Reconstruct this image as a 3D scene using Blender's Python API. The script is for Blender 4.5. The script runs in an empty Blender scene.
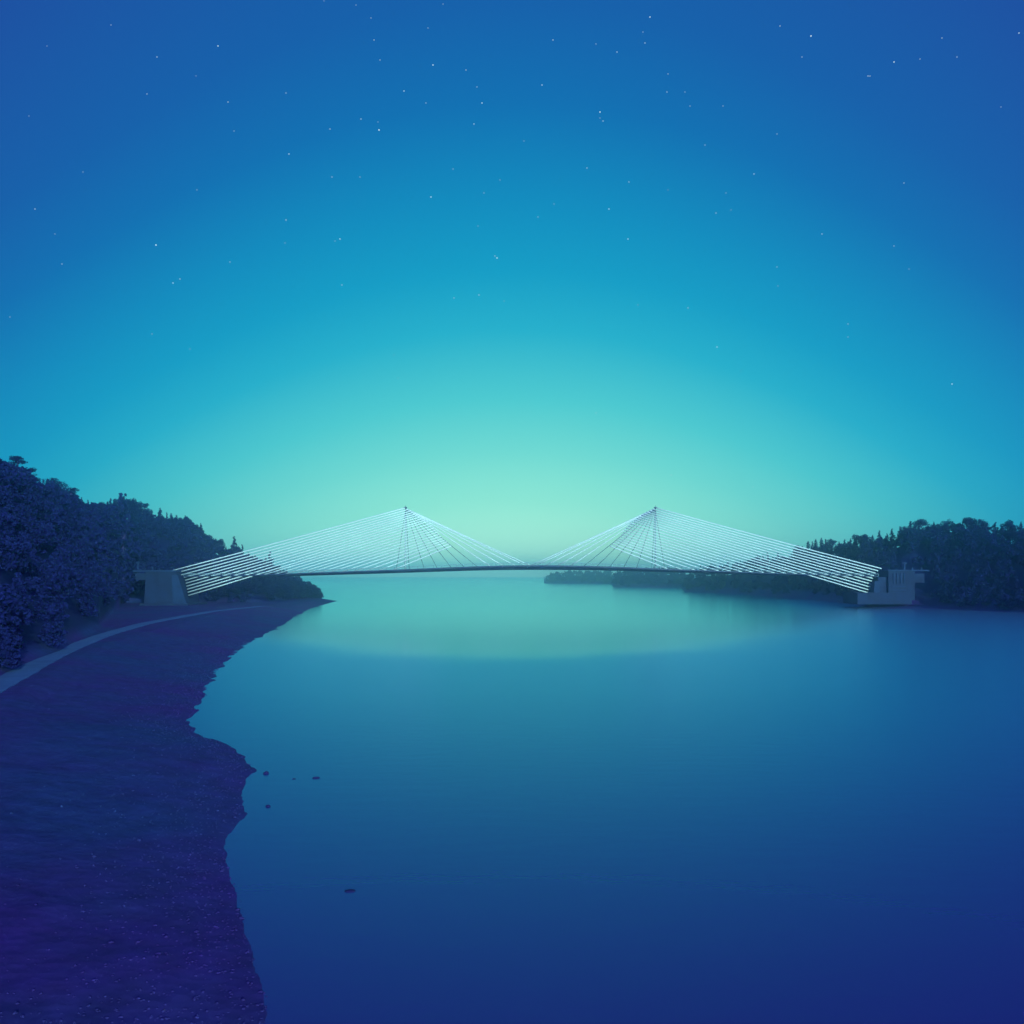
import bpy, math, random
import numpy as np

random.seed(7)
rng = np.random.default_rng(7)
SC = bpy.context.scene
COL = SC.collection

# ------------------------------------------------------------------ geometry of the view
F = 887.0          # focal length in pixels of a 1024 px frame
HY = 574.5         # row of the horizon
CH = 12.0          # eye height above the water
BD = 320.0         # distance of the bridge


def wx(px, d):
    return (px - 512.0) * d / F


def wz(py, d):
    return CH + (HY - py) * d / F


def srgb(r, g, b):
    def f(c):
        c /= 255.0
        return c / 12.92 if c <= 0.04045 else ((c + 0.055) / 1.055) ** 2.4
    return (f(r), f(g), f(b), 1.0)


# ------------------------------------------------------------------ helpers
def tag(o, label=None, cat=None, group=None, kind=None):
    if label:
        o['label'] = label
    if cat:
        o['category'] = cat
    if group:
        o['group'] = group
    if kind:
        o['kind'] = kind
    return o


def link(name, me, mat=None, parent=None, smooth=False):
    o = bpy.data.objects.new(name, me)
    COL.objects.link(o)
    if mat:
        me.materials.append(mat)
    if parent:
        o.parent = parent
    if smooth:
        me.polygons.foreach_set('use_smooth', [True] * len(me.polygons))
    return o


def empty(name, loc=(0, 0, 0)):
    o = bpy.data.objects.new(name, None)
    o.empty_display_size = 1.0
    COL.objects.link(o)
    o.location = loc
    return o


def np_mesh(name, v, f):
    """v (n,3), f (m,k) integer faces, all with k corners"""
    me = bpy.data.meshes.new(name)
    v = np.asarray(v, np.float32)
    f = np.asarray(f, np.int32)
    k = f.shape[1]
    me.vertices.add(len(v))
    me.vertices.foreach_set('co', v.ravel())
    me.loops.add(f.size)
    me.loops.foreach_set('vertex_index', f.ravel())
    me.polygons.add(len(f))
    me.polygons.foreach_set('loop_start', np.arange(0, f.size, k, dtype=np.int32))
    me.polygons.foreach_set('loop_total', np.full(len(f), k, np.int32))
    me.update(calc_edges=True)
    me.validate()
    return me


class MB:
    def __init__(self):
        self.v, self.f = [], []

    def box(self, x0, x1, y0, y1, z0, z1, top=None):
        """a box; top = (x0, x1, y0, y1) of its upper face when it tapers"""
        t = top or (x0, x1, y0, y1)
        b = len(self.v)
        self.v += [(x0, y0, z0), (x1, y0, z0), (x1, y1, z0), (x0, y1, z0),
                   (t[0], t[2], z1), (t[1], t[2], z1), (t[1], t[3], z1), (t[0], t[3], z1)]
        self.f += [(b, b + 3, b + 2, b + 1), (b + 4, b + 5, b + 6, b + 7), (b, b + 1, b + 5, b + 4),
                   (b + 1, b + 2, b + 6, b + 5), (b + 2, b + 3, b + 7, b + 6), (b + 3, b, b + 4, b + 7)]
        return self

    def tube(self, pts, radii, n=8):
        pts = [np.array(p, float) for p in pts]
        if not hasattr(radii, '__len__'):
            radii = [radii] * len(pts)
        b = len(self.v)
        for i, p in enumerate(pts):
            d = pts[min(i + 1, len(pts) - 1)] - pts[max(i - 1, 0)]
            d /= np.linalg.norm(d)
            a = np.cross(d, (0, 1, 0.02) if abs(d[1]) < 0.9 else (1, 0, 0))
            a /= np.linalg.norm(a)
            c = np.cross(d, a)
            for k in range(n):
                t = 2 * math.pi * k / n
                self.v.append(tuple(p + radii[i] * (math.cos(t) * a + math.sin(t) * c)))
        for i in range(len(pts) - 1):
            for k in range(n):
                k2 = (k + 1) % n
                self.f.append((b + i * n + k, b + i * n + k2, b + (i + 1) * n + k2, b + (i + 1) * n + k))
        self.f.append(tuple(b + k for k in range(n))[::-1])
        e = b + (len(pts) - 1) * n
        self.f.append(tuple(e + k for k in range(n)))
        return self

    def build(self, name, mat, parent=None, smooth=False):
        me = bpy.data.meshes.new(name)
        me.from_pydata(self.v, [], self.f)
        me.update()
        return link(name, me, mat, parent, smooth)


# ------------------------------------------------------------------ materials
def nt_mat(name):
    m = bpy.data.materials.new(name)
    m.use_nodes = True
    nt = m.node_tree
    return m, nt, nt.nodes['Principled BSDF']


def noisy(name, c1, c2, scale, rough=0.8, bump=0.0, bscale=None, coords='Object', metal=0.0, detail=5.0):
    m, nt, b = nt_mat(name)
    N, L = nt.nodes, nt.links
    tc = N.new('ShaderNodeTexCoord')
    n = N.new('ShaderNodeTexNoise')
    n.inputs['Scale'].default_value = scale
    n.inputs['Detail'].default_value = detail
    L.new(tc.outputs[coords], n.inputs['Vector'])
    r = N.new('ShaderNodeValToRGB')
    r.color_ramp.elements[0].position = 0.32
    r.color_ramp.elements[0].color = (*c1, 1)
    r.color_ramp.elements[1].position = 0.68
    r.color_ramp.elements[1].color = (*c2, 1)
    L.new(n.outputs['Fac'], r.inputs['Fac'])
    L.new(r.outputs['Color'], b.inputs['Base Color'])
    b.inputs['Roughness'].default_value = rough
    b.inputs['Metallic'].default_value = metal
    if bump:
        n2 = N.new('ShaderNodeTexNoise')
        n2.inputs['Scale'].default_value = bscale or scale * 3
        n2.inputs['Detail'].default_value = 6
        L.new(tc.outputs[coords], n2.inputs['Vector'])
        bp = N.new('ShaderNodeBump')
        bp.inputs['Strength'].default_value = 1.0
        bp.inputs['Distance'].default_value = bump
        L.new(n2.outputs['Fac'], bp.inputs['Height'])
        L.new(bp.outputs['Normal'], b.inputs['Normal'])
    return m


M_LEAF = noisy('indigo_foliage', (0.0075, 0.010, 0.080), (0.011, 0.015, 0.105), 0.12, 0.85)
M_LEAF.node_tree.nodes['Principled BSDF'].inputs['Specular IOR Level'].default_value = 0.08
M_BARK = noisy('dark_bark', (0.04, 0.03, 0.13), (0.07, 0.05, 0.2), 3.0, 0.9, 0.02)
M_CONC = noisy('weathered_concrete', (0.0015, 0.009, 0.050), (0.0045, 0.020, 0.085), 0.35, 0.85, 0.03, 4.0)
M_CONC2 = noisy('pale_concrete', (0.004, 0.022, 0.085), (0.008, 0.034, 0.12), 0.5, 0.85, 0.02, 4.0)
M_STEEL = noisy('dark_painted_steel', (0.010, 0.025, 0.09), (0.018, 0.04, 0.13), 0.2, 0.55)
M_CABLE = noisy('pale_cable_sheath', (0.78, 0.86, 0.84), (0.84, 0.90, 0.88), 0.2, 0.75)
M_WIRE = noisy('grey_strand', (0.05, 0.13, 0.16), (0.09, 0.19, 0.22), 0.3, 0.5)
M_MAST = noisy('pale_steel_mast', (0.58, 0.72, 0.72), (0.66, 0.80, 0.80), 0.5, 0.5)
M_RAIL = noisy('pale_railing_paint', (0.22, 0.33, 0.40), (0.28, 0.40, 0.46), 0.5, 0.5)
M_ROCK = noisy('wet_rock', (0.014, 0.010, 0.07), (0.026, 0.018, 0.11), 2.0, 0.8, 0.05)
M_ROCK.node_tree.nodes['Principled BSDF'].inputs['Specular IOR Level'].default_value = 0.15
M_PATH = noisy('pale_gravel_path', (0.022, 0.085, 0.22), (0.036, 0.12, 0.29), 0.6, 0.9, 0.02, 6.0)


def ground_material():
    m, nt, b = nt_mat('shingle_and_earth')
    N, L = nt.nodes, nt.links
    tc = N.new('ShaderNodeTexCoord')

    def noise(scale, detail=6, vec=None):
        n = N.new('ShaderNodeTexNoise')
        n.inputs['Scale'].default_value = scale
        n.inputs['Detail'].default_value = detail
        L.new(vec or tc.outputs['Object'], n.inputs['Vector'])
        return n

    big, mid = noise(0.06), noise(0.9)
    vor = N.new('ShaderNodeTexVoronoi')
    vor.inputs['Scale'].default_value = 2.2
    L.new(tc.outputs['Object'], vor.inputs['Vector'])
    r1 = N.new('ShaderNodeValToRGB')
    r1.color_ramp.elements[0].position, r1.color_ramp.elements[1].position = 0.38, 0.62
    r1.color_ramp.elements[0].color = (0.046, 0.016, 0.155, 1)
    r1.color_ramp.elements[1].color = (0.022, 0.044, 0.155, 1)
    L.new(big.outputs['Fac'], r1.inputs['Fac'])
    mix = N.new('ShaderNodeMix')
    mix.data_type = 'RGBA'
    mix.blend_type = 'MULTIPLY'
    mix.inputs['Factor'].default_value = 0.6
    r2 = N.new('ShaderNodeValToRGB')
    r2.color_ramp.elements[0].position, r2.color_ramp.elements[1].position = 0.3, 0.7
    r2.color_ramp.elements[0].color = (0.6, 0.6, 0.6, 1)
    r2.color_ramp.elements[1].color = (1.25, 1.25, 1.25, 1)
    L.new(mid.outputs['Fac'], r2.inputs['Fac'])
    L.new(r1.outputs['Color'], mix.inputs['A'])
    L.new(r2.outputs['Color'], mix.inputs['B'])
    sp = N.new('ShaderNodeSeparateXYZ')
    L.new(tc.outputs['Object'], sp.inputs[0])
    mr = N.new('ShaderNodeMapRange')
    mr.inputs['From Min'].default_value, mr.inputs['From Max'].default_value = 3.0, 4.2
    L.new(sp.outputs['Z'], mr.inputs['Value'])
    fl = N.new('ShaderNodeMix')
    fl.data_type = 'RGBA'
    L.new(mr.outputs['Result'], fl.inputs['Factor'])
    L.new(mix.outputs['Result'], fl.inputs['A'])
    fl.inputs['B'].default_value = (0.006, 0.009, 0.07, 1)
    L.new(fl.outputs['Result'], b.inputs['Base Color'])
    b.inputs['Roughness'].default_value = 0.85
    b.inputs['Specular IOR Level'].default_value = 0.15
    add = N.new('ShaderNodeMath')
    add.operation = 'ADD'
    L.new(mid.outputs['Fac'], add.inputs[0])
    L.new(vor.outputs['Distance'], add.inputs[1])
    bp = N.new('ShaderNodeBump')
    bp.inputs['Distance'].default_value = 0.05
    bp.inputs['Strength'].default_value = 0.6
    L.new(add.outputs[0], bp.inputs['Height'])
    L.new(bp.outputs['Normal'], b.inputs['Normal'])
    return m


def water_material():
    m, nt, b = nt_mat('river_water')
    N, L = nt.nodes, nt.links
    tc = N.new('ShaderNodeTexCoord')
    sep = N.new('ShaderNodeSeparateXYZ')
    L.new(tc.outputs['Object'], sep.inputs[0])

    def math_(op, a, c=None, clamp=False):
        n = N.new('ShaderNodeMath')
        n.operation = op
        n.use_clamp = clamp
        for i, x in enumerate((a, c)):
            if x is None:
                continue
            if isinstance(x, (int, float)):
                n.inputs[i].default_value = x
            else:
                L.new(x, n.inputs[i])
        return n.outputs[0]

    # a calm slick lies under and beyond the bridge, its near edge a broad curve; upstream of it a breeze ruffles the water
    wob = N.new('ShaderNodeTexNoise')
    wob.inputs['Scale'].default_value = 0.03
    wob.inputs['Detail'].default_value = 1.5
    L.new(tc.outputs['Object'], wob.inputs['Vector'])
    x2 = math_('DIVIDE', math_('MULTIPLY', sep.outputs['X'], sep.outputs['X']), 56.0)
    e = math_('SUBTRACT', math_('SUBTRACT', sep.outputs['Y'], x2), 128.0)
    e = math_('ADD', e, math_('MULTIPLY', math_('SUBTRACT', wob.outputs['Fac'], 0.5), 14.0))
    e = math_('DIVIDE', e, math_('ADD', 1.0, math_('MULTIPLY', x2, 0.03)))
    e = math_('MAXIMUM', e, math_('SUBTRACT', sep.outputs['Y'], 420.0))
    calm = math_('ADD', 0.5, math_('MULTIPLY', math_('TANH', math_('DIVIDE', e, 6.5)), 0.5))
    rough = math_('ADD', 0.25, math_('MULTIPLY', calm, -0.10))
    # wavelets, longer across the view than along it
    mp = N.new('ShaderNodeMapping')
    mp.inputs['Scale'].default_value = (0.35, 1.0, 1.0)
    L.new(tc.outputs['Object'], mp.inputs['Vector'])
    w1 = N.new('ShaderNodeTexNoise')
    w1.inputs['Scale'].default_value = 1.1
    w1.inputs['Detail'].default_value = 4
    L.new(mp.outputs['Vector'], w1.inputs['Vector'])
    amp = math_('ADD', 0.010, 0.0)
    bp = N.new('ShaderNodeBump')
    bp.inputs['Distance'].default_value = 1.0
    L.new(amp, bp.inputs['Strength'])
    L.new(w1.outputs['Fac'], bp.inputs['Height'])
    N.remove(b)
    body = N.new('ShaderNodeBsdfDiffuse')                 # light coming back out of deep blue water
    body.inputs['Color'].default_value = (0.042, 0.006, 0.17, 1)
    gl = N.new('ShaderNodeBsdfGlossy')
    tint = N.new('ShaderNodeMix')
    tint.data_type = 'RGBA'
    L.new(calm, tint.inputs['Factor'])
    tint.inputs['A'].default_value = (0.40, 0.89, 1.0, 1)
    tint.inputs['B'].default_value = (0.62, 1.0, 0.98, 1)  # paler tint in the slick, brightening the mirrored glow by colour
    L.new(tint.outputs['Result'], gl.inputs['Color'])
    L.new(rough, gl.inputs['Roughness'])
    fr = N.new('ShaderNodeFresnel')
    fr.inputs['IOR'].default_value = 1.74
    for q in (body, gl, fr):
        L.new(bp.outputs['Normal'], q.inputs['Normal'])
    mx = N.new('ShaderNodeMixShader')
    L.new(fr.outputs[0], mx.inputs[0])
    L.new(body.outputs[0], mx.inputs[1])
    L.new(gl.outputs[0], mx.inputs[2])
    L.new(mx.outputs[0], N['Material Output'].inputs['Surface'])
    return m


# ------------------------------------------------------------------ land
def ip(x, pts):
    xs, ys = zip(*pts)
    return np.interp(x, xs, ys)


SHORE = [(-60, 6), (0, -2.5), (12, -5.2), (24.4, -6.9), (30, -9.0), (38.6, -12.5), (44.2, -13.4), (49.4, -15.3), (54.3, -15.9),
         (61.2, -19.4), (66.1, -23.2), (72, -26.4), (78.3, -27.9), (88, -30.5), (100.4, -34.2), (117, -38.2), (138, -43), (161, -47.2), (190, -51),
         (222, -56.8), (265, -64), (313, -71.0), (360, -76), (400, -79), (415, -84), (450, -110), (600, -230), (6000, -2500)]
PATH = [(-20, 5), (-29, 30), (-37, 54), (-44.6, 78), (-50, 93), (-55, 108), (-64, 139), (-71.5, 174), (-75.5, 211), (-79, 250), (-82, 290)]
# left hill: base distance, ridge distance, skyline row by column
L_BASE = [(-800, 30), (-300, 45), (-100, 60), (0, 82), (60, 108), (100, 150), (112, 215), (120, 342), (140, 342), (200, 338), (250, 345), (300, 395), (318, 404), (345, 425)]
L_RIDGE = [(-800, 130), (-300, 150), (0, 190), (100, 270), (140, 395), (200, 400), (270, 410), (318, 425), (345, 450)]
L_SKY = [(-800, 400), (-300, 420), (-60, 440), (0, 458), (20, 464), (30, 475), (45, 482), (58, 483), (70, 494), (85, 501), (120, 501), (128, 499),
         (140, 506), (152, 512), (165, 513), (185, 515), (200, 525), (215, 539), (230, 545), (245, 549), (262, 558), (280, 566), (300, 574), (312, 580), (319, 590), (326, 596), (345, 600)]
# opposite bank: shore distance, skyline row by column (three headlands, then the near bank)
R_SHORE = [(543, 1215), (560, 1190), (611, 1165), (613.5, 850), (640, 830), (681, 800), (684.5, 620), (710, 585), (740, 545), (780, 470), (820, 405), (852, 355),
           (866, 322), (900, 312), (930, 310), (975, 292), (1024, 275), (1300, 190), (1900, 130)]
R_SKY = [(543, 577), (552, 572), (590, 570), (611, 569.5), (613.5, 572), (625, 569), (660, 567.5), (681, 567.5), (685, 575), (692, 570), (705, 566), (730, 564.5), (745, 561), (757, 556.5),
         (775, 555.5), (790, 554.5), (797, 549), (806, 543), (820, 541), (840, 539.5), (862, 536), (880, 532.5), (897, 531), (910, 524), (925, 522), (985, 521), (1000, 527), (1024, 524),
         (1100, 515), (1300, 490), (1900, 440)]


def fbm(x, y, s, seed, octaves=4):
    """cheap smooth value noise on numpy arrays, about -1..1"""
    out = np.zeros_like(x, dtype=float)
    a = 1.0
    tot = 0
    for o in range(octaves):
        u, v = x / s + 17.3 * o, y / s - 9.1 * o
        iu, iv = np.floor(u), np.floor(v)
        fu, fv = u - iu, v - iv
        fu, fv = fu * fu * (3 - 2 * fu), fv * fv * (3 - 2 * fv)

        def h(a_, b_):
            q = np.sin(a_ * 127.1 + b_ * 311.7 + seed * 74.7) * 43758.5453
            return (q - np.floor(q)) * 2 - 1
        n = (h(iu, iv) * (1 - fu) + h(iu + 1, iv) * fu) * (1 - fv) + (h(iu, iv + 1) * (1 - fu) + h(iu + 1, iv + 1) * fu) * fv
        out += a * n
        tot += a
        a *= 0.5
        s *= 0.5
    return out / tot


def sstep(t):
    t = np.clip(t, 0, 1)
    return t * t * (3 - 2 * t)


TREE_H = 7.5


def seg_dist(X, Y):
    """distance to the centre line of the path"""
    best = np.full(np.shape(X), 1e9)
    for (x0, y0), (x1, y1) in zip(PATH[:-1], PATH[1:]):
        dx, dy = x1 - x0, y1 - y0
        t = np.clip(((X - x0) * dx + (Y - y0) * dy) / (dx * dx + dy * dy), 0, 1)
        best = np.minimum(best, np.hypot(X - x0 - t * dx, Y - y0 - t * dy))
    return best


def path_z(Y):
    return np.interp(Y, [0, 230, 290], [2.5, 2.5, 1.6])


def ground(X, Y):
    X, Y = np.asarray(X, float), np.asarray(Y, float)
    d = np.maximum(Y, 4.0)
    px = 512 + F * X / d
    # --- left bank
    s = ip(Y, SHORE) - X + (0.55 * fbm(X, Y, 5.0, 1) + 0.42 * fbm(X, Y, 1.5, 2, 4)) * np.clip(Y / 60.0, 0.35, 2.0)
    zb = np.where(s < 0, np.maximum(0.16 * s, -3.5), np.minimum(0.02 + 0.155 * s, 2.5 + 0.012 * np.clip(s - 16, 0, 60)))
    zb = np.where(Y > 235, np.minimum(zb, 2.5 - 1.5 * np.clip((Y - 235) / 60, 0, 1)), zb)
    zb = zb + np.where(s > 0.5, 0.10 * fbm(X, Y, 2.2, 3) * np.clip(s / 3, 0, 1), 0)
    pd = seg_dist(X, Y)
    near = np.clip((4.5 - pd) / 2.0, 0, 1) * (Y > -30) * (s > 2)
    zb = zb * (1 - near) + path_z(Y) * near
    db, dr = ip(px, L_BASE), ip(px, L_RIDGE)
    zr = CH + (HY - ip(px, L_SKY)) * dr / F - TREE_H
    t = (d - db) / np.maximum(dr - db, 1)
    hill = np.maximum(zr - 1.0, 0.0) * sstep(np.clip(t, 0, 1) ** 0.8) * np.where(px < 345, 1, 0)
    hill = hill * np.clip(s / 8, 0, 1)
    hill = hill * np.where(t > 1, np.exp(-np.maximum(d - dr, 0) / 160.0), 1)
    zl = zb + np.where(Y > 4, hill + 0.5 * fbm(X, Y, 14, 5) * np.clip(hill / 4, 0, 1), 0)
    # --- opposite bank
    ds = ip(px, R_SHORE) + 3.0 * fbm(X, Y, 9.0, 8)
    sr = np.where(px > 543, d - ds, -60.0)
    dr2 = ip(px, R_SHORE) + ip(px, [(543, 110), (680, 90), (700, 60), (850, 60), (1024, 75), (1900, 60)])
    zr2 = np.maximum(CH + (HY - ip(px, R_SKY)) * dr2 / F - TREE_H, 1.2)
    bz = np.where(sr < 0, np.maximum(0.12 * sr, -3.5), np.minimum(0.1 + 0.09 * sr, 1.3))
    t2 = (sr - 9) / np.maximum(dr2 - ip(px, R_SHORE) - 9, 1)
    h2 = (zr2 - 1.0) * sstep(np.clip(t2, 0, 1) ** 0.8)
    h2 = h2 * np.where(t2 > 1, np.exp(-np.maximum(d - dr2, 0) / 160.0), 1)
    zz = bz + h2
    z = np.where((px > 543) & (Y > 4), np.maximum(zz, -3.5), -3.5)
    return np.maximum(zl, z)


M_GROUND = ground_material()
na, nd = 1150, 620
ang = np.linspace(math.radians(-66), math.radians(58), na)
dist = np.concatenate([np.geomspace(9.0, 1500, nd - 30), np.geomspace(1530, 3980, 30)])
A, D = np.meshgrid(ang, dist)
GX, GY = D * np.sin(A), D * np.cos(A)
GZ = ground(GX, GY)
idx = np.arange(na * nd).reshape(nd, na)
faces = np.stack([idx[:-1, :-1], idx[:-1, 1:], idx[1:, 1:], idx[1:, :-1]], -1).reshape(-1, 4)
me = np_mesh('ground', np.stack([GX, GY, GZ], -1).reshape(-1, 3), faces)
tag(link('ground', me, M_GROUND, smooth=True), 'indigo shingle beach and wooded river banks', 'ground', kind='structure')

# water: one large disc, finely cut nowhere (its waves live in the material)
wm = bpy.data.meshes.new('water')
ring = [(3950 * math.cos(2 * math.pi * k / 96), 3950 * math.sin(2 * math.pi * k / 96), 0) for k in range(96)]
wm.from_pydata(ring, [], [tuple(range(96))])
tag(link('water', wm, water_material()), 'smooth wide river reflecting the turquoise sky', 'water', kind='structure')

# path along the top of the beach
P = np.array(PATH, float)
tt = np.r_[0, np.cumsum(np.hypot(*np.diff(P, axis=0).T))]
ts = np.linspace(0, tt[-1], 220)
pxs, pys = np.interp(ts, tt, P[:, 0]), np.interp(ts, tt, P[:, 1])
k = np.ones(15) / 15
pxs[7:-7], pys[7:-7] = np.convolve(pxs, k, 'valid'), np.convolve(pys, k, 'valid')
tx, ty = np.gradient(pxs), np.gradient(pys)
ln = np.hypot(tx, ty)
nx, ny = -ty / ln, tx / ln
v, f = [], []
prof = [(-1.32, -0.25), (-1.3, 0.05), (-0.7, 0.075), (0.0, 0.085), (0.7, 0.075), (1.3, 0.05), (1.32, -0.25)]
for i in range(len(ts)):
    wob = 1.0 + 0.04 * math.sin(i * 1.7) + 0.03 * math.sin(i * 0.61 + 1)
    z0 = float(path_z(pys[i]))
    for (o, h) in prof:
        v.append((pxs[i] + nx[i] * o * wob, pys[i] + ny[i] * o * wob, z0 + h))
n = len(prof)
for i in range(len(ts) - 1):
    for j in range(n - 1):
        a = i * n + j
        f.append((a, a + n, a + n + 1, a + 1))
me = bpy.data.meshes.new('path')
me.from_pydata(v, [], f)
tag(link('path', me, M_PATH), 'pale gravel path running along the top of the beach', 'path', kind='structure')


# ------------------------------------------------------------------ trees
def leaves(clumps, n, size, r):
    """n leaf sprays (triangles and quads as two triangles) spread over ellipsoid clumps [(cx,cy,cz,rx,ry,rz)]"""
    cl = np.array(clumps, float)
    w = (cl[:, 3] * cl[:, 4] * cl[:, 5]) ** (2 / 3)
    c = cl[r.choice(len(cl), n, p=w / w.sum())]
    u = r.normal(size=(n, 3))
    u /= np.linalg.norm(u, axis=1)[:, None]
    rad = r.uniform(0.25, 1.0, n) ** 0.5
    p = c[:, :3] + u * rad[:, None] * c[:, 3:]
    a = r.normal(size=(n, 3))
    a /= np.linalg.norm(a, axis=1)[:, None]
    b = np.cross(a, r.normal(size=(n, 3)))
    b /= np.linalg.norm(b, axis=1)[:, None]
    s = size * r.uniform(0.55, 1.3, n)[:, None]
    v = np.stack([p + a * s, p + b * s * 0.55, p - a * s * 0.8, p - b * s * 0.55], 1).reshape(-1, 3)
    f = np.arange(4 * n).reshape(n, 4)
    return v, f


def conifer_clumps(r, h=1.0, w=0.26):
    out = []
    for i in range(11):
        z = 0.16 + 0.80 * i / 10
        rr = w * (1.02 - z) ** 0.8 * r.uniform(0.75, 1.15) + 0.012
        for k_ in range(3):
            a = r.uniform(0, 6.28)
            out.append((math.cos(a) * rr * 0.5, math.sin(a) * rr * 0.5, z * h + r.uniform(-.02, .02), rr * 0.62, rr * 0.62, 0.05 * h))
    out.append((0, 0, 0.95 * h, 0.02, 0.02, 0.06))
    return out


def round_clumps(r, w=0.42, low=0.3, m=26):
    out = []
    for _ in range(m):
        u = r.normal(size=3)
        u /= np.linalg.norm(u)
        if u[2] < -0.55:
            u[2] *= -1
        k_ = r.uniform(0.45, 0.86)
        zc = (low + 1) / 2
        q = r.uniform(0.09, 0.17)
        out.append((u[0] * k_ * w, u[1] * k_ * w, zc + u[2] * k_ * (1 - low) / 2, q, q, q * 0.8))
    return out


def pine_clumps(r, lean=0.15, m=13):
    """flat uneven pads of needles held out on bare limbs"""
    out = []
    for i in range(m):
        z = r.uniform(0.42, 0.97)
        a = r.uniform(0, 6.28)
        k_ = r.uniform(0.08, 0.36) * (1.25 - z)
        q = r.uniform(0.06, 0.12)
        out.append((lean * z + math.cos(a) * k_ * 1.3, math.sin(a) * k_, z, q * 1.25, q, q * 0.6))
    out.append((lean, 0, 0.94, 0.10, 0.1, 0.06))
    return out


def trunk_mb(r, clumps, lean=0.0, top=0.9, rad=0.028, limbs=6):
    mb = MB()
    pts = [(lean * z + 0.008 * math.sin(9 * z), 0.006 * math.cos(7 * z), z * top - 0.06 * (z == 0)) for z in (0, .12, .3, .5, .7, .88, 1)]
    mb.tube(pts, [rad * 1.3, rad, rad * .85, rad * .68, rad * .48, rad * .25, rad * .1], 7)
    for i in r.choice(len(clumps), min(limbs, len(clumps)), replace=False):
        c = clumps[i]
        z0 = max(0.12, min(c[2] - 0.14, top * 0.85))
        mb.tube([(lean * z0 / top, 0, z0), (0.6 * c[0] + 0.4 * lean * z0, 0.6 * c[1], z0 * .4 + c[2] * .6 + .01), (c[0], c[1], c[2])], [rad * .42, rad * .28, rad * .1], 5)
    return mb


PROTO = {}


def proto(kind, i):
    key = (kind, i)
    if key in PROTO:
        return PROTO[key]
    r = np.random.default_rng(100 * i + {'conifer': 1, 'round': 2, 'pine': 3, 'broad': 4}[kind])
    lean = 0.0
    if kind == 'conifer':
        cl = conifer_clumps(r, 1.0, r.uniform(0.22, 0.30))
        n_, s_ = 1500, 0.030
    elif kind == 'round':
        cl = round_clumps(r, 0.36, 0.10)
        n_, s_ = 1900, 0.030
    elif kind == 'broad':
        cl = round_clumps(r, 0.55, 0.22, 40)
        n_, s_ = 2600, 0.026
    else:
        lean = 0.16
        cl = pine_clumps(r, lean, 24)
        n_, s_ = 2000, 0.024
    v_, f_ = leaves(cl, n_, s_, r)
    crown = np_mesh('crown', v_, f_)
    crown.materials.append(M_LEAF)
    mb = trunk_mb(r, cl, lean, 0.93 if kind == 'conifer' else 0.8, 0.022 if kind == 'conifer' else 0.03, 4 if kind == 'conifer' else 8)
    trunk = bpy.data.meshes.new('trunk')
    trunk.from_pydata(mb.v, [], mb.f)
    trunk.materials.append(M_BARK)
    PROTO[key] = (crown, trunk)
    return PROTO[key]


def plant(name, kind, i, px, d, h, label, group=None, rz=None, width=1.0, cat='tree'):
    x = wx(px, d)
    z = float(ground(np.array([x]), np.array([d]))[0])
    root = empty(name, (x, d, z))
    root.rotation_euler = (0, 0, random.uniform(0, 6.28) if rz is None else rz)
    root.scale = (h * width, h * width, h)
    crown, trunk = proto(kind, i)
    for nm, me_ in (('trunk', trunk), ('crown', crown)):
        o = bpy.data.objects.new(nm, me_)
        COL.objects.link(o)
        o.parent = root
    tag(root, label, cat, group)
    return root


def gz(px, d):
    return float(ground(np.array([wx(px, d)]), np.array([d]))[0])


def sky_tree(name, kind, i, px, py, side, label, group=None, width=1.0, rz=None, dd=0.0, hmin=3.0):
    d = (np.interp(px, *zip(*L_RIDGE)) if side == 'l' else np.interp(px, *zip(*R_SHORE)) + np.interp(px, [543, 680, 700, 850, 1024, 1900], [110, 90, 60, 60, 75, 60])) + dd
    h = max(hmin, wz(py, d) - gz(px, d))
    return plant(name, kind, i, px, d, h, label, group, rz, width)


# trees one can pick out against the sky, with their own look
sky_tree('pine_tree', 'pine', 0, 12, 456, 'l', 'tall leaning pine with layered ragged crown, highest on the wooded hill above the path', rz=0.3, width=1.25)
sky_tree('pine_tree', 'pine', 1, 26, 468, 'l', 'ragged pine just below the tallest leaning pine on the hill', rz=0.2, width=1.1)
sky_tree('broadleaf_tree', 'broad', 0, 54, 478, 'l', 'round wide crowned tree standing alone above the skyline beside the leaning pines', width=1.0)
sky_tree('pine_tree', 'pine', 2, 66, 487, 'l', 'small ragged pine on the slope below the round wide crowned tree', width=1.2)
sky_tree('broadleaf_tree', 'pine', 1, 126, 497, 'l', 'bushy tree rising as a bump in the middle of the hill skyline above the abutment', width=1.1)
sky_tree('broadleaf_tree', 'pine', 2, 141, 503, 'l', 'second bushy bump on the skyline just downhill of the first one', width=1.0)
sky_tree('conifer_tree', 'conifer', 0, 160, 508, 'l', 'slim pointed conifer standing clear of its neighbours above the concrete abutment', hmin=6)
sky_tree('conifer_tree', 'conifer', 1, 234, 537, 'l', 'pointed conifer poking up on the falling skyline beside the upper bridge cables', hmin=7)
sky_tree('conifer_tree', 'conifer', 2, 270, 552, 'l', 'last pointed conifer seen through the cables before the hill drops to the spit', hmin=6)
sky_tree('broadleaf_tree', 'broad', 1, 922, 519, 'r', 'wide dome crowned tree first at the hilltop of the far bank', width=0.95)
sky_tree('broadleaf_tree', 'broad', 2, 947, 519, 'r', 'second wide dome crowned tree in the middle of the hilltop on the far bank', width=0.9)
sky_tree('broadleaf_tree', 'round', 2, 968, 516, 'r', 'tallest bushy tree of the hilltop on the far bank', width=1.15)
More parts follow.
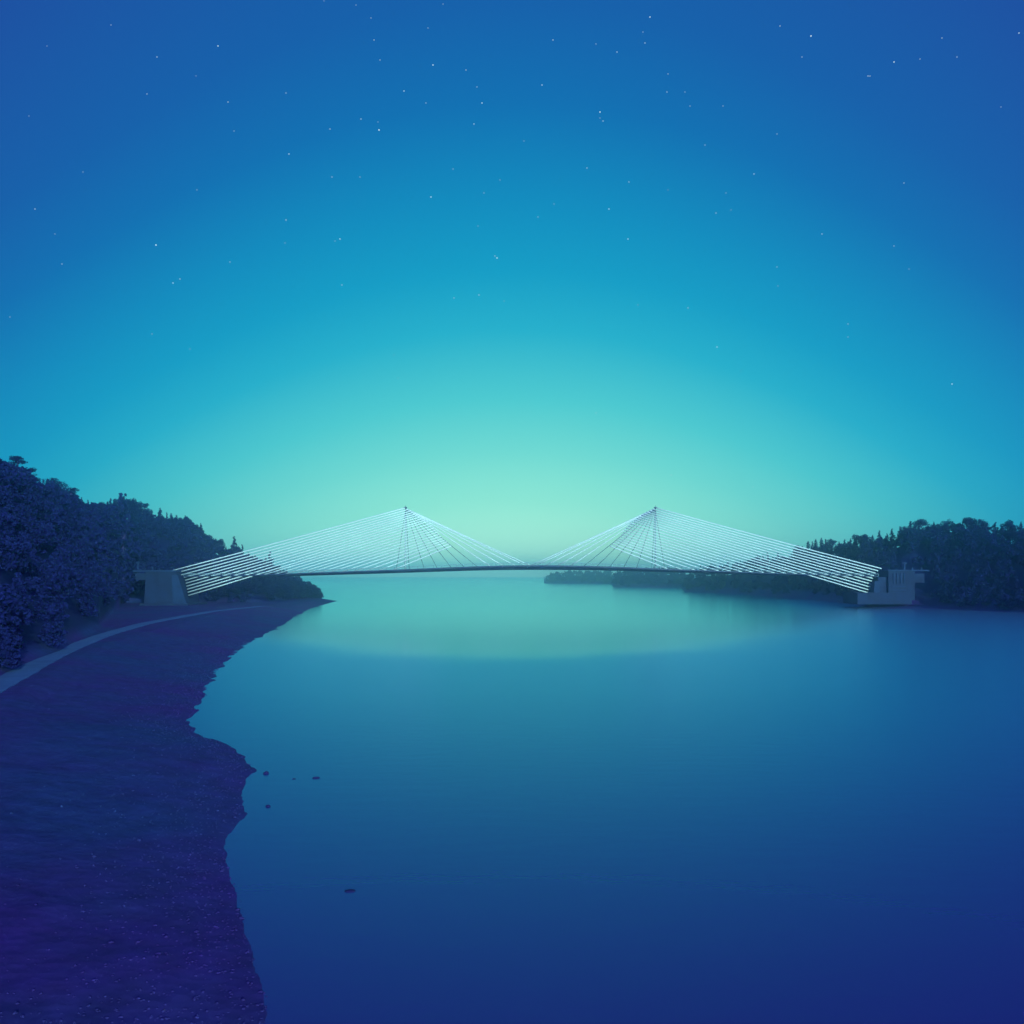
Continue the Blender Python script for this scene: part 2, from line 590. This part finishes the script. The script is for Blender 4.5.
sky_tree('broadleaf_tree', 'broad', 0, 982, 519, 'r', 'broad tree at the end of the hilltop before the dip on the far bank', width=0.75)
sky_tree('broadleaf_tree', 'round', 0, 1007, 519, 'r', 'rounded tree standing beyond the dip at the far bank hilltop end', width=1.1)

L_FREE = [(6, 19), (20, 33), (48, 61)]
kinds = ['conifer', 'conifer', 'round', 'conifer', 'round']
x = -8.0
c = 0
while x < 300 and c < 150:
    d = np.interp(x, *zip(*L_RIDGE))
    if not any(a <= x <= b for a, b in L_FREE):
        kd = kinds[random.randrange(5)]
        py = np.interp(x, *zip(*L_SKY)) + random.uniform(-4.0, 3.0)
        sky_tree('hill_tree', kd, random.randrange(3), x, py, 'l', 'small dark tree in the row along the skyline of the hill above the path',
                 'trees along the skyline of the hill above the path', random.uniform(0.65, 1.05), dd=random.uniform(-6, 6))
        c += 1
    x += random.uniform(1.6, 3.3) * F / d * 0.95
x = 690.0
c = 0
while x < 1034 and c < 140:
    d = np.interp(x, *zip(*R_SHORE)) + 60
    if not any(a <= x <= b for a, b in [(914, 930), (940, 954), (964, 972), (977, 987), (1003, 1011)]):
        kd = kinds[random.randrange(5)]
        py = np.interp(x, *zip(*R_SKY)) + random.uniform(-3.0, 2.4)
        sky_tree('bank_tree', kd, random.randrange(3), x, py, 'r', 'small dark tree in the row along the skyline of the far bank',
                 'trees along the skyline of the far bank', random.uniform(0.85, 1.2), dd=random.uniform(-6, 6))
        c += 1
    x += random.uniform(1.8, 3.6) * F / d


# ------------------------------------------------------------------ the woods below the skyline: one mass nobody could count
def wood(name, label, pts, nleaf, size, hrange, sky=None):
    V, Fs, off = [], [], 0
    r = np.random.default_rng(len(pts))
    for (px, d) in pts:
        x_ = wx(px, d)
        z_ = float(ground(np.array([x_]), np.array([d]))[0])
        h = r.uniform(*hrange)
        if sky:
            h = min(h, wz(float(np.interp(px, *zip(*sky))) + r.uniform(-0.5, 7.0), d) - z_)
            if h < 1.6:
                continue
        near = 1.0 if d > 190 else 0.6
        cl = conifer_clumps(r, 1.0, r.uniform(.26, .34)) if r.random() < 0.45 else round_clumps(r, 0.5, 0.1, 14)
        v_, f_ = leaves(cl, int(nleaf / near ** 1.6), size * near, r)
        v_ = v_ * h + np.array([x_, d, z_])
        V.append(v_)
        Fs.append(f_ + off)
        off += len(v_)
    me_ = np_mesh(name, np.concatenate(V), np.concatenate(Fs))
    tag(link(name, me_, M_LEAF), label, 'forest', kind='stuff')


pts = []
while len(pts) < 1350:
    px = rng.uniform(-150, 322)
    db, dr = np.interp(px, *zip(*L_BASE)), np.interp(px, *zip(*L_RIDGE))
    d = db + (dr - db) * rng.uniform(0.0, 1.12) ** 0.8
    if rng.random() > d / 260:
        continue
    if 134 < px < 204 and 255 < d < 345:
        continue
    pts.append((px, d))
wood('woodland', 'dense dark woodland covering the hillside above the path', pts, 260, 0.085, (4.0, 6.8), L_SKY)
pts = []
while len(pts) < 800:
    px = rng.uniform(684, 1130)
    ds = np.interp(px, *zip(*R_SHORE))
    d = ds + 4 + 72 * rng.uniform(0, 1) ** 0.9
    if 858 < px < 935 and d < 341:
        continue
    pts.append((px, d))
wood('woodland', 'dense dark woodland covering the opposite river bank', pts, 230, 0.085, (4.0, 6.6), R_SKY)
pts = []
while len(pts) < 170:
    px = rng.uniform(614, 690)
    d = np.interp(px, *zip(*R_SHORE)) + 8 + 90 * rng.uniform(0, 1)
    if 680 < px < 690 and d < 790:
        d = rng.uniform(800, 880)
    pts.append((px, d))
wood('woodland', 'pale blue wooded headland in the middle distance under the bridge deck', pts, 140, 0.12, (5, 8.5))
pts = []
while len(pts) < 190:
    px = rng.uniform(546, 625)
    pts.append((px, np.interp(min(px, 611), *zip(*R_SHORE)) + 6 + 120 * rng.uniform(0, 1)))
wood('woodland', 'palest and most distant wooded headland under the bridge deck', pts, 120, 0.13, (5, 8.5))


# ------------------------------------------------------------------ rocks
def rock(px, py, w, hgt, label, name='rock', emb=0.35):
    d = F * CH / (py - HY)
    import bmesh
    bm = bmesh.new()
    bmesh.ops.create_icosphere(bm, subdivisions=3, radius=1.0)
    r = np.random.default_rng(int(px * 7 + py))
    co = np.array([q.co[:] for q in bm.verts])
    nn = 0.22 * fbm(co[:, 0] * 3 + px, co[:, 1] * 3 + co[:, 2] * 2.3, 2.2, 4)
    for q, s_ in zip(bm.verts, nn):
        q.co *= 1 + s_
        q.co.x *= w / 2
        q.co.y *= w / 2 * 0.8
        q.co.z = q.co.z * hgt
    me_ = bpy.data.meshes.new(name)
    bm.to_mesh(me_)
    bm.free()
    o = link(name, me_, M_ROCK, smooth=False)
    o.location = (wx(px, d), d, hgt * (0.5 - emb))
    tag(o, label, 'rock')
    return o


rock(266, 773.5, 0.34, 0.12, 'small dark rock in the shallows nearest the jutting corner of the beach')
rock(316, 778, 0.42, 0.06, 'low flat rock barely breaking the water farthest out from the beach')
rock(268, 806.5, 0.24, 0.08, 'tiny rock in the bay just below the jutting corner of the beach')
rock(294, 779, 0.22, 0.03, 'faint sliver of rock awash between the two shallow water rocks')
rock(350, 891, 0.40, 0.035, 'dark smooth stone alone in open water near the bottom of the view', emb=0.30)

# stones strewn along the water's edge: countless
V, Fs, off = [], [], 0
base = np.array([(0, 0, 1), (.9, 0, .3), (.28, .86, .3), (-.73, .53, .3), (-.73, -.53, .3), (.28, -.86, .3),
                 (.73, .53, -.3), (-.28, .86, -.3), (-.9, 0, -.3), (-.28, -.86, -.3), (.73, -.53, -.3), (0, 0, -1)])
bf = np.array([(0, 1, 2), (0, 2, 3), (0, 3, 4), (0, 4, 5), (0, 5, 1), (1, 6, 2), (2, 7, 3), (3, 8, 4), (4, 9, 5), (5, 10, 1),
               (2, 6, 7), (3, 7, 8), (4, 8, 9), (5, 9, 10), (1, 10, 6), (6, 11, 7), (7, 11, 8), (8, 11, 9), (9, 11, 10), (10, 11, 6)])
for _ in range(4200):
    Y = 22 + 140 * rng.uniform(0, 1) ** 1.6
    s = abs(rng.normal(0, 3.2)) - 0.25
    X = float(np.interp(Y, *zip(*SHORE))) - s
    z = float(ground(np.array([X]), np.array([Y]))[0])
    if z < -0.12:
        continue
    q = rng.uniform(0.015, 0.055) * (1 + (Y / 110)) * (1.6 if rng.random() < 0.05 else 1)
    a = rng.uniform(0, 6.28)
    bb = base * (1 + 0.25 * rng.normal(size=base.shape)) * np.array([q, q * .75, q * .5])
    bb = bb @ np.array([[math.cos(a), math.sin(a), 0], [-math.sin(a), math.cos(a), 0], [0, 0, 1]])
    V.append(bb + np.array([X, Y, z + q * .12]))
    Fs.append(bf + off)
    off += 12
tag(link('shore_stones', np_mesh('shore_stones', np.concatenate(V), np.concatenate(Fs)), M_GROUND),
    'dark stones strewn along the edge of the water', 'stones', kind='stuff')

# ------------------------------------------------------------------ bridge
bridge = empty('cable_stayed_bridge', (wx(530.5, BD), BD, wz(570, BD)))
tag(bridge, 'low cable stayed bridge with two fans of pale cables spanning the river', 'bridge')
B0 = np.array(bridge.location)


def bp_(px, py, y=0.0):
    return (wx(px, BD) - B0[0], y, wz(py, BD) - B0[2])


stations = [(184, 576.2, 577.6), (220, 575.6, 577.6), (255, 574.9, 577.4), (300, 573.0, 575.9), (350, 571.2, 574.4), (405, 569.2, 572.8), (460, 566.8, 570.8),
            (495, 565.6, 570.0), (530, 565.0, 569.7), (570, 565.4, 569.9), (610, 566.4, 570.4), (656, 568.4, 571.8), (700, 570.0, 573.0), (750, 572.0, 574.6),
            (800, 573.8, 575.9), (838, 575.1, 576.9), (878, 576.2, 577.6)]
sx = [s_[0] for s_ in stations]
NS = 90
xs = np.linspace(sx[0], sx[-1], NS)
ztop, zbot = np.interp(xs, sx, [s_[1] for s_ in stations]), np.interp(xs, sx, [s_[2] for s_ in stations])
kk = np.ones(7) / 7
ztop[3:-3], zbot[3:-3] = np.convolve(ztop, kk, 'valid'), np.convolve(zbot, kk, 'valid')


def deck_top(px):
    return float(np.interp(px, xs, ztop))


v, f = [], []
W = 9.0
for x_, a, b in zip(xs, ztop, zbot):
    X0, _, za = bp_(x_, a)
    zb = bp_(x_, b)[2]
    lip = min(0.5, (za - zb) * .35)
    # section: edge beams, road surface, tapering soffit
    v += [(X0, -0.6, za), (X0, -0.6, za - lip), (X0, 0.9, zb), (X0, W - 1.5, zb), (X0, W, za - lip), (X0, W, za), (X0, W - .5, za), (X0, W - .5, za - .18), (X0, -0.1, za - .18), (X0, -0.1, za)]
n = 10
for i in range(NS - 1):
    for j in range(n):
        a, b = i * n + j, i * n + (j + 1) % n
        f.append((a, b, b + n, a + n))
f.append(tuple(range(n))[::-1])
f.append(tuple((NS - 1) * n + j for j in range(n)))
me = bpy.data.meshes.new('deck')
me.from_pydata(v, [], f)
deck = link('deck', me, M_STEEL, bridge)
# railing: top rail and posts on the near edge
mb = MB()
rp = [bp_(x_, a, -0.35) for x_, a in zip(xs, ztop)]
mb.tube([(p[0], p[1], p[2] + 0.85) for p in rp], 0.07, 6)
mb.tube([(p[0], p[1], p[2] + 0.45) for p in rp], 0.04, 5)
for p in rp:
    mb.box(p[0] - .05, p[0] + .05, p[1] - .05, p[1] + .05, p[2] - .02, p[2] + .9)
mb.build('railing', M_RAIL, deck)

TIPY = 507.5
CP = 0.35          # cable plane, just inside the near edge beam
for tip in (405.0, 656.0):
    mb = MB()
    zb = deck_top(tip)
    mb.tube([bp_(tip, zb + .3, CP + 0.9), bp_(tip, 540, CP + 0.9), bp_(tip, TIPY, CP + 0.9)], [0.30, 0.24, 0.16], 10)
    py_ = mb.build('pylon', M_MAST, bridge, True)
    mb = MB()
    t0 = bp_(tip, TIPY, CP + 0.9)
    mb.box(t0[0] - .52, t0[0] + .52, t0[1] - .95, t0[1] + .3, t0[2] - .35, t0[2] + .22)
    mb.tube([(t0[0], t0[1], t0[2] + .2), (t0[0], t0[1], t0[2] + 0.9)], [.09, .04], 6)
    mb.build('pylon_cap', M_STEEL, py_)


def cable(p, q, r_, mat, sag=0.0):
    mb_ = MB()
    p, q = np.array(p), np.array(q)
    L_ = np.linalg.norm(q - p)
    pts_ = []
    for i in range(9):
        t = i / 8
        w = p + (q - p) * t
        w[2] -= sag * L_ * 4 * t * (1 - t)
        pts_.append(w)
    mb_.tube(pts_, r_, 8)
    mb_.build('stay_cable', mat, bridge, True)


# points on the inner stays where the long back stays take hold, from the mast head downwards
ENV = [(0, 508), (8, 511.5), (14, 515), (20, 519), (25, 523), (29, 527), (32, 531), (35, 535), (38, 539), (42, 542), (46, 546)]


def env(t):
    i = t * (len(ENV) - 1)
    j = min(int(i), len(ENV) - 2)
    w = i - j
    return ENV[j][0] * (1 - w) + ENV[j + 1][0] * w, ENV[j][1] * (1 - w) + ENV[j + 1][1] * w


AB_L = [(171.5, 570.8), (176.5, 572.8), (181, 575), (184, 577.4), (185.2, 580.3), (185.8, 583.3), (186.4, 586.3), (187.1, 589.3), (187.8, 592.3), (188.5, 595.4)]
AB_R = [(881.5, 568.6), (878, 570.8), (875.5, 573.1), (873.7, 575.6), (872.8, 578.4), (872, 581.3), (871.2, 584.2), (870.3, 587.1), (869.2, 590), (868, 592.8)]
DK = [264, 275, 286, 297, 308, 319, 330, 342, 354, 366, 379, 393]
for tip, sgn, AB in ((405.0, 1, AB_L), (656.0, -1, AB_R)):
    allends = list(AB) + [((x_ if sgn > 0 else 1061 - x_), None) for x_ in DK]
    N_ = len(allends)
    for i, (ex, ey) in enumerate(allends):
        ux, uy = env(0.36 * i / 9 if i < 10 else 0.36 + 0.64 * (i - 9) / len(DK))
        if ey is None:
            ey = deck_top(ex) + 0.2
        cable(bp_(tip + sgn * ux, uy, CP - 0.3), bp_(ex, ey, CP - 0.3), 0.205 if i < 11 else 0.19, M_CABLE, 0.002)
    # fore stays to the middle of the span
    fx = [396, 409, 424, 437, 451, 464, 477, 490, 503, 515, 525, 530]
    for i, x_ in enumerate(fx):
        x_ = x_ if sgn > 0 else 1061 - x_
        pale = i >= 7
        cable(bp_(tip + sgn * 0.6, TIPY + 0.8, CP + 0.3), bp_(x_, deck_top(x_) + 0.2, CP + 0.3), 0.15 if pale else 0.10, M_CABLE if pale else M_WIRE, 0.003)


# ------------------------------------------------------------------ abutments
def boxpx(mb_, x0, x1, y0, y1, dy0, dy1, top=None, o=None):
    """px box at the distance of the bridge, relative to its thing"""
    mb_.box(wx(x0, BD) - o[0], wx(x1, BD) - o[0], dy0, dy1, wz(y1, BD) - o[2], wz(y0, BD) - o[2],
            None if top is None else (wx(top[0], BD) - o[0], wx(top[1], BD) - o[0], dy0, dy1))
    return mb_


ab = empty('bridge_abutment', (wx(168, BD), BD, wz(607, BD)))
tag(ab, 'tall concrete abutment block at the wooded end of the bridge beside the path', 'abutment')
o = ab.location
boxpx(MB(), 149, 188, 571.8, 606, -4.5, 13, (151, 180.5), o).build('wall', M_CONC, ab)
boxpx(MB(), 178, 192.5, 575, 606.5, -5.0, -4.0, (177, 182.5), o).build('buttress', M_CONC2, ab)
boxpx(MB(), 146, 194.5, 603, 609, -6.0, 13.5, None, o).build('plinth', M_CONC, ab)
boxpx(MB(), 139, 181.5, 570.2, 572.0, -5.0, 13.2, None, o).build('parapet', M_CONC2, ab)
boxpx(MB(), 139.5, 149.3, 573, 580, -3.5, 12.5, (139.5, 151), o).build('ledge', M_CONC, ab)
for (x0, x1, y0) in ((141, 142.3, 562), (155.5, 157, 566.5), (162.5, 163.5, 568)):
    m_ = MB()
    boxpx(m_, x0, x1, y0, 570.4, -3.2, -2.8, None, o)
    if y0 == 562:
        boxpx(m_, x0 - 1.2, x1 + 1.0, y0 - 0.2, y0 + 1.4, -3.35, -2.65, None, o)
    m_.build('post', M_CONC2, ab)

ab = empty('bridge_abutment', (wx(892, BD), BD, wz(602, BD)))
tag(ab, 'concrete abutment at the far bank end of the bridge, standing on a low platform', 'abutment')
o = ab.location
boxpx(MB(), 885, 911, 571, 600, -3.0, 14, None, o).build('wall', M_CONC, ab)
boxpx(MB(), 876, 885, 577, 600, -2.0, 12, None, o).build('wing_wall', M_CONC, ab)
boxpx(MB(), 870.5, 877, 581, 597.5, -2.6, 3, (872, 876.5), o).build('pier', M_CONC2, ab)
boxpx(MB(), 853.5, 907, 592.5, 604, -3.8, 10, None, o).build('platform', M_CONC, ab)
boxpx(MB(), 911, 921, 573.5, 582.5, -2.6, 13, None, o).build('ledge', M_CONC, ab)
boxpx(MB(), 884, 925, 569.8, 571.2, -3.4, 14.2, None, o).build('parapet', M_CONC2, ab)
m_ = MB()
for y0 in (586, 589.3, 592.2):
    boxpx(m_, 888, 902, y0, y0 + 1.1, -3.25, -2.9, None, o)
m_.build('string_course', M_CONC2, ab)
m_ = MB()
for x0 in (889.5, 893, 896.5, 900):
    boxpx(m_, x0, x0 + 1.0, 573, 583.5, -3.3, -2.9, None, o)
m_.build('wall_ribs', M_CONC2, ab)
for (x0, x1, y0) in ((902.5, 904, 563.5), (919.5, 920.7, 567.5), (910.5, 911.5, 567.8)):
    m_ = MB()
    boxpx(m_, x0, x1, y0, 570.0, -1.2, -.8, None, o)
    if y0 == 563.5:
        boxpx(m_, x0 - 2, x1 + 1.2, y0 - 1, y0 + .2, -1.4, -.6, None, o)
    m_.build('post', M_CONC2, ab)

# ------------------------------------------------------------------ stars
SB = [(218, 46), (156, 245), (289, 154), (340, 239), (379, 130), (404, 91), (433, 65), (431, 197), (474, 124), (482, 103), (497, 258), (617, 52), (542, 85), (811, 36),
      (894, 62), (754, 174), (609, 209), (628, 239), (717, 347), (952, 384), (650, 17), (600, 112), (173, 283), (1019, 33)]
SF = [(47, 46), (111, 25), (157, 57), (196, 76), (147, 94), (29, 116), (228, 102), (234, 131), (83, 172), (197, 190), (35, 209), (55, 234), (62, 264), (230, 262), (180, 279),
      (10, 317), (152, 334), (190, 349), (286, 93), (286, 220), (285, 243), (335, 241), (332, 177), (360, 177), (330, 129), (378, 122), (477, 87), (466, 70), (371, 18), (324, 1),
      (356, 5), (443, 4), (428, 28), (374, 40), (380, 60), (453, 169), (484, 193), (495, 256), (454, 298), (479, 295), (504, 301), (500, 180), (478, 226), (394, 355), (398, 378),
      (361, 119), (426, 103), (342, 285), (596, 44), (645, 43), (643, 32), (603, 121), (600, 118), (667, 92), (685, 92), (668, 74), (690, 106), (723, 106), (942, 38), (920, 59),
      (957, 57), (1001, 107), (870, 76), (777, 134), (705, 145), (538, 217), (629, 182), (668, 190), (726, 193), (731, 210), (777, 267), (778, 286), (638, 305), (688, 308), (741, 371),
      (848, 324), (904, 183), (596, 413), (909, 269), (894, 246), (802, 57), (780, 26), (553, 40), (524, 141), (587, 168), (554, 204), (716, 213), (848, 337), (822, 234), (868, 76),
      (671, 475), (753, 487)]


def star_mesh(strength):
    import bmesh
    m_, nt, b = nt_mat('starlight')
    b.inputs['Base Color'].default_value = (0, 0, 0, 1)
    b.inputs['Emission Color'].default_value = (0.75, 0.95, 1.0, 1)
    b.inputs['Emission Strength'].default_value = strength
    m_.cycles.emission_sampling = 'NONE'
    bm = bmesh.new()
    bmesh.ops.create_icosphere(bm, subdivisions=1, radius=1.0)
    me_ = bpy.data.meshes.new('star')
    bm.to_mesh(me_)
    bm.free()
    me_.materials.append(m_)
    return me_


SD = 9000.0
S1, S2 = star_mesh(1.05), star_mesh(0.78)
for lst, me_, rr, lab, grp in ((SB, S1, 5.8, 'bright white point of a star in the twilight sky', 'bright stars in the sky'),
                               (SF, S2, 4.4, 'faint tiny star in the twilight sky', 'faint stars in the sky')):
    for (px, py) in lst:
        ob = bpy.data.objects.new('star', me_)
        COL.objects.link(ob)
        ob.location = (wx(px, SD), SD, wz(py, SD))
        q = rr * random.uniform(0.75, 1.2)
        ob.scale = (q, q, q)
        ob.visible_shadow = True
        tag(ob, lab, 'star', grp)

# ------------------------------------------------------------------ air
HZ = MB().box(-4100, 4100, -4100, 4100, -4.6, 58).build('haze', None)
hm = bpy.data.materials.new('blue_haze')
hm.use_nodes = True
hn = hm.node_tree
hn.nodes.clear()
ho = hn.nodes.new('ShaderNodeOutputMaterial')
hv = hn.nodes.new('ShaderNodeVolumePrincipled')
hv.inputs['Color'].default_value = (0.74, 0.94, 1.0, 1)
hv.inputs['Density'].default_value = 0.00064
hv.inputs['Anisotropy'].default_value = 0.90
hn.links.new(hv.outputs[0], ho.inputs['Volume'])
HZ.data.materials.append(hm)
tag(HZ, 'thin blue evening haze over the river', 'haze', kind='stuff')

# ------------------------------------------------------------------ sky and light
w = bpy.data.worlds.new('World')
SC.world = w
w.use_nodes = True
nt = w.node_tree
N, L = nt.nodes, nt.links
bg = N['Background']
tc = N.new('ShaderNodeTexCoord')
sep = N.new('ShaderNodeSeparateXYZ')
L.new(tc.outputs['Generated'], sep.inputs[0])


def wm_(op, a, b=None):
    n_ = N.new('ShaderNodeMath')
    n_.operation = op
    for i, q in enumerate((a, b)):
        if q is None:
            continue
        if isinstance(q, (int, float)):
            n_.inputs[i].default_value = q
        else:
            L.new(q, n_.inputs[i])
    return n_.outputs[0]


X_, Y_, Z_ = sep.outputs
hl = wm_('SQRT', wm_('ADD', wm_('MULTIPLY', X_, X_), wm_('MULTIPLY', Y_, Y_)))
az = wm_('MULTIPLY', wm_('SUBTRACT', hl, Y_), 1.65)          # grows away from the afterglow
t = wm_('ADD', wm_('ABSOLUTE', Z_), az)
tn = wm_('DIVIDE', t, 2.0)
ramp = N.new('ShaderNodeValToRGB')
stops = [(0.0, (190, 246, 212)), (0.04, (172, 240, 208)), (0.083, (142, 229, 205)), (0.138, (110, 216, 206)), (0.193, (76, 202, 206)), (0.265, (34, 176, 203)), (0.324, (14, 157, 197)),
         (0.388, (12, 140, 190)), (0.47, (14, 112, 178)), (0.545, (20, 96, 170)), (0.70, (28, 78, 160)), (1.0, (44, 50, 152)), (1.5, (62, 58, 182)), (2.0, (80, 66, 196))]  # last stops: unseen sky behind the camera, brightened to fill the land
cr = ramp.color_ramp
while len(cr.elements) < len(stops):
    cr.elements.new(0.5)
for e_, (p_, c_) in zip(cr.elements, stops):
    e_.position = p_ / 2.0
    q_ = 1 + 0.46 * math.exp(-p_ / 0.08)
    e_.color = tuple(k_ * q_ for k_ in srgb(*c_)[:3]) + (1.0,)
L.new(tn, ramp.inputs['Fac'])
# thin upper air: a real dusk sky, added faintly to the twilight colours
sk = N.new('ShaderNodeTexSky')
sk.sky_type = 'NISHITA'
sk.sun_disc = False
sk.sun_elevation = math.radians(9)
sk.sun_rotation = math.radians(205)
mixn = N.new('ShaderNodeMix')
mixn.data_type = 'RGBA'
mixn.blend_type = 'ADD'
mixn.inputs['Factor'].default_value = 0.0015
L.new(ramp.outputs['Color'], mixn.inputs['A'])
L.new(sk.outputs['Color'], mixn.inputs['B'])
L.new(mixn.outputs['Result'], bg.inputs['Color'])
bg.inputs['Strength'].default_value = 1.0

sun = bpy.data.lights.new('added_cable_light', 'SUN')
sun.energy = 4.0
sun.angle = math.radians(0.6)
sun.color = (0.56, 1.0, 0.93)
so = bpy.data.objects.new('added_cable_light', sun)
COL.objects.link(so)
# unseen added lamp that brightens the cables, from behind the camera to one side
so.rotation_euler = (math.radians(90 - 13), 0, math.radians(25))

# ------------------------------------------------------------------ camera
cam = bpy.data.cameras.new('camera')
cam.sensor_width = 36
cam.lens = F / 1024 * 36
cam.shift_y = (HY - 512) / 1024
cam.clip_start = 0.2
cam.clip_end = 30000
co = bpy.data.objects.new('camera', cam)
COL.objects.link(co)
co.location = (0, 0, CH)
co.rotation_euler = (math.radians(90), 0, 0)
SC.camera = co

SC.view_settings.view_transform = 'Standard'
SC.view_settings.look = 'None'
SC.view_settings.exposure = 0
SC.view_settings.gamma = 1
SC.cycles.use_denoising = True
try:
    SC.cycles.denoiser = 'OPENIMAGEDENOISE'
except Exception:
    pass
SC.cycles.max_bounces = 8
SC.cycles.volume_bounces = 6
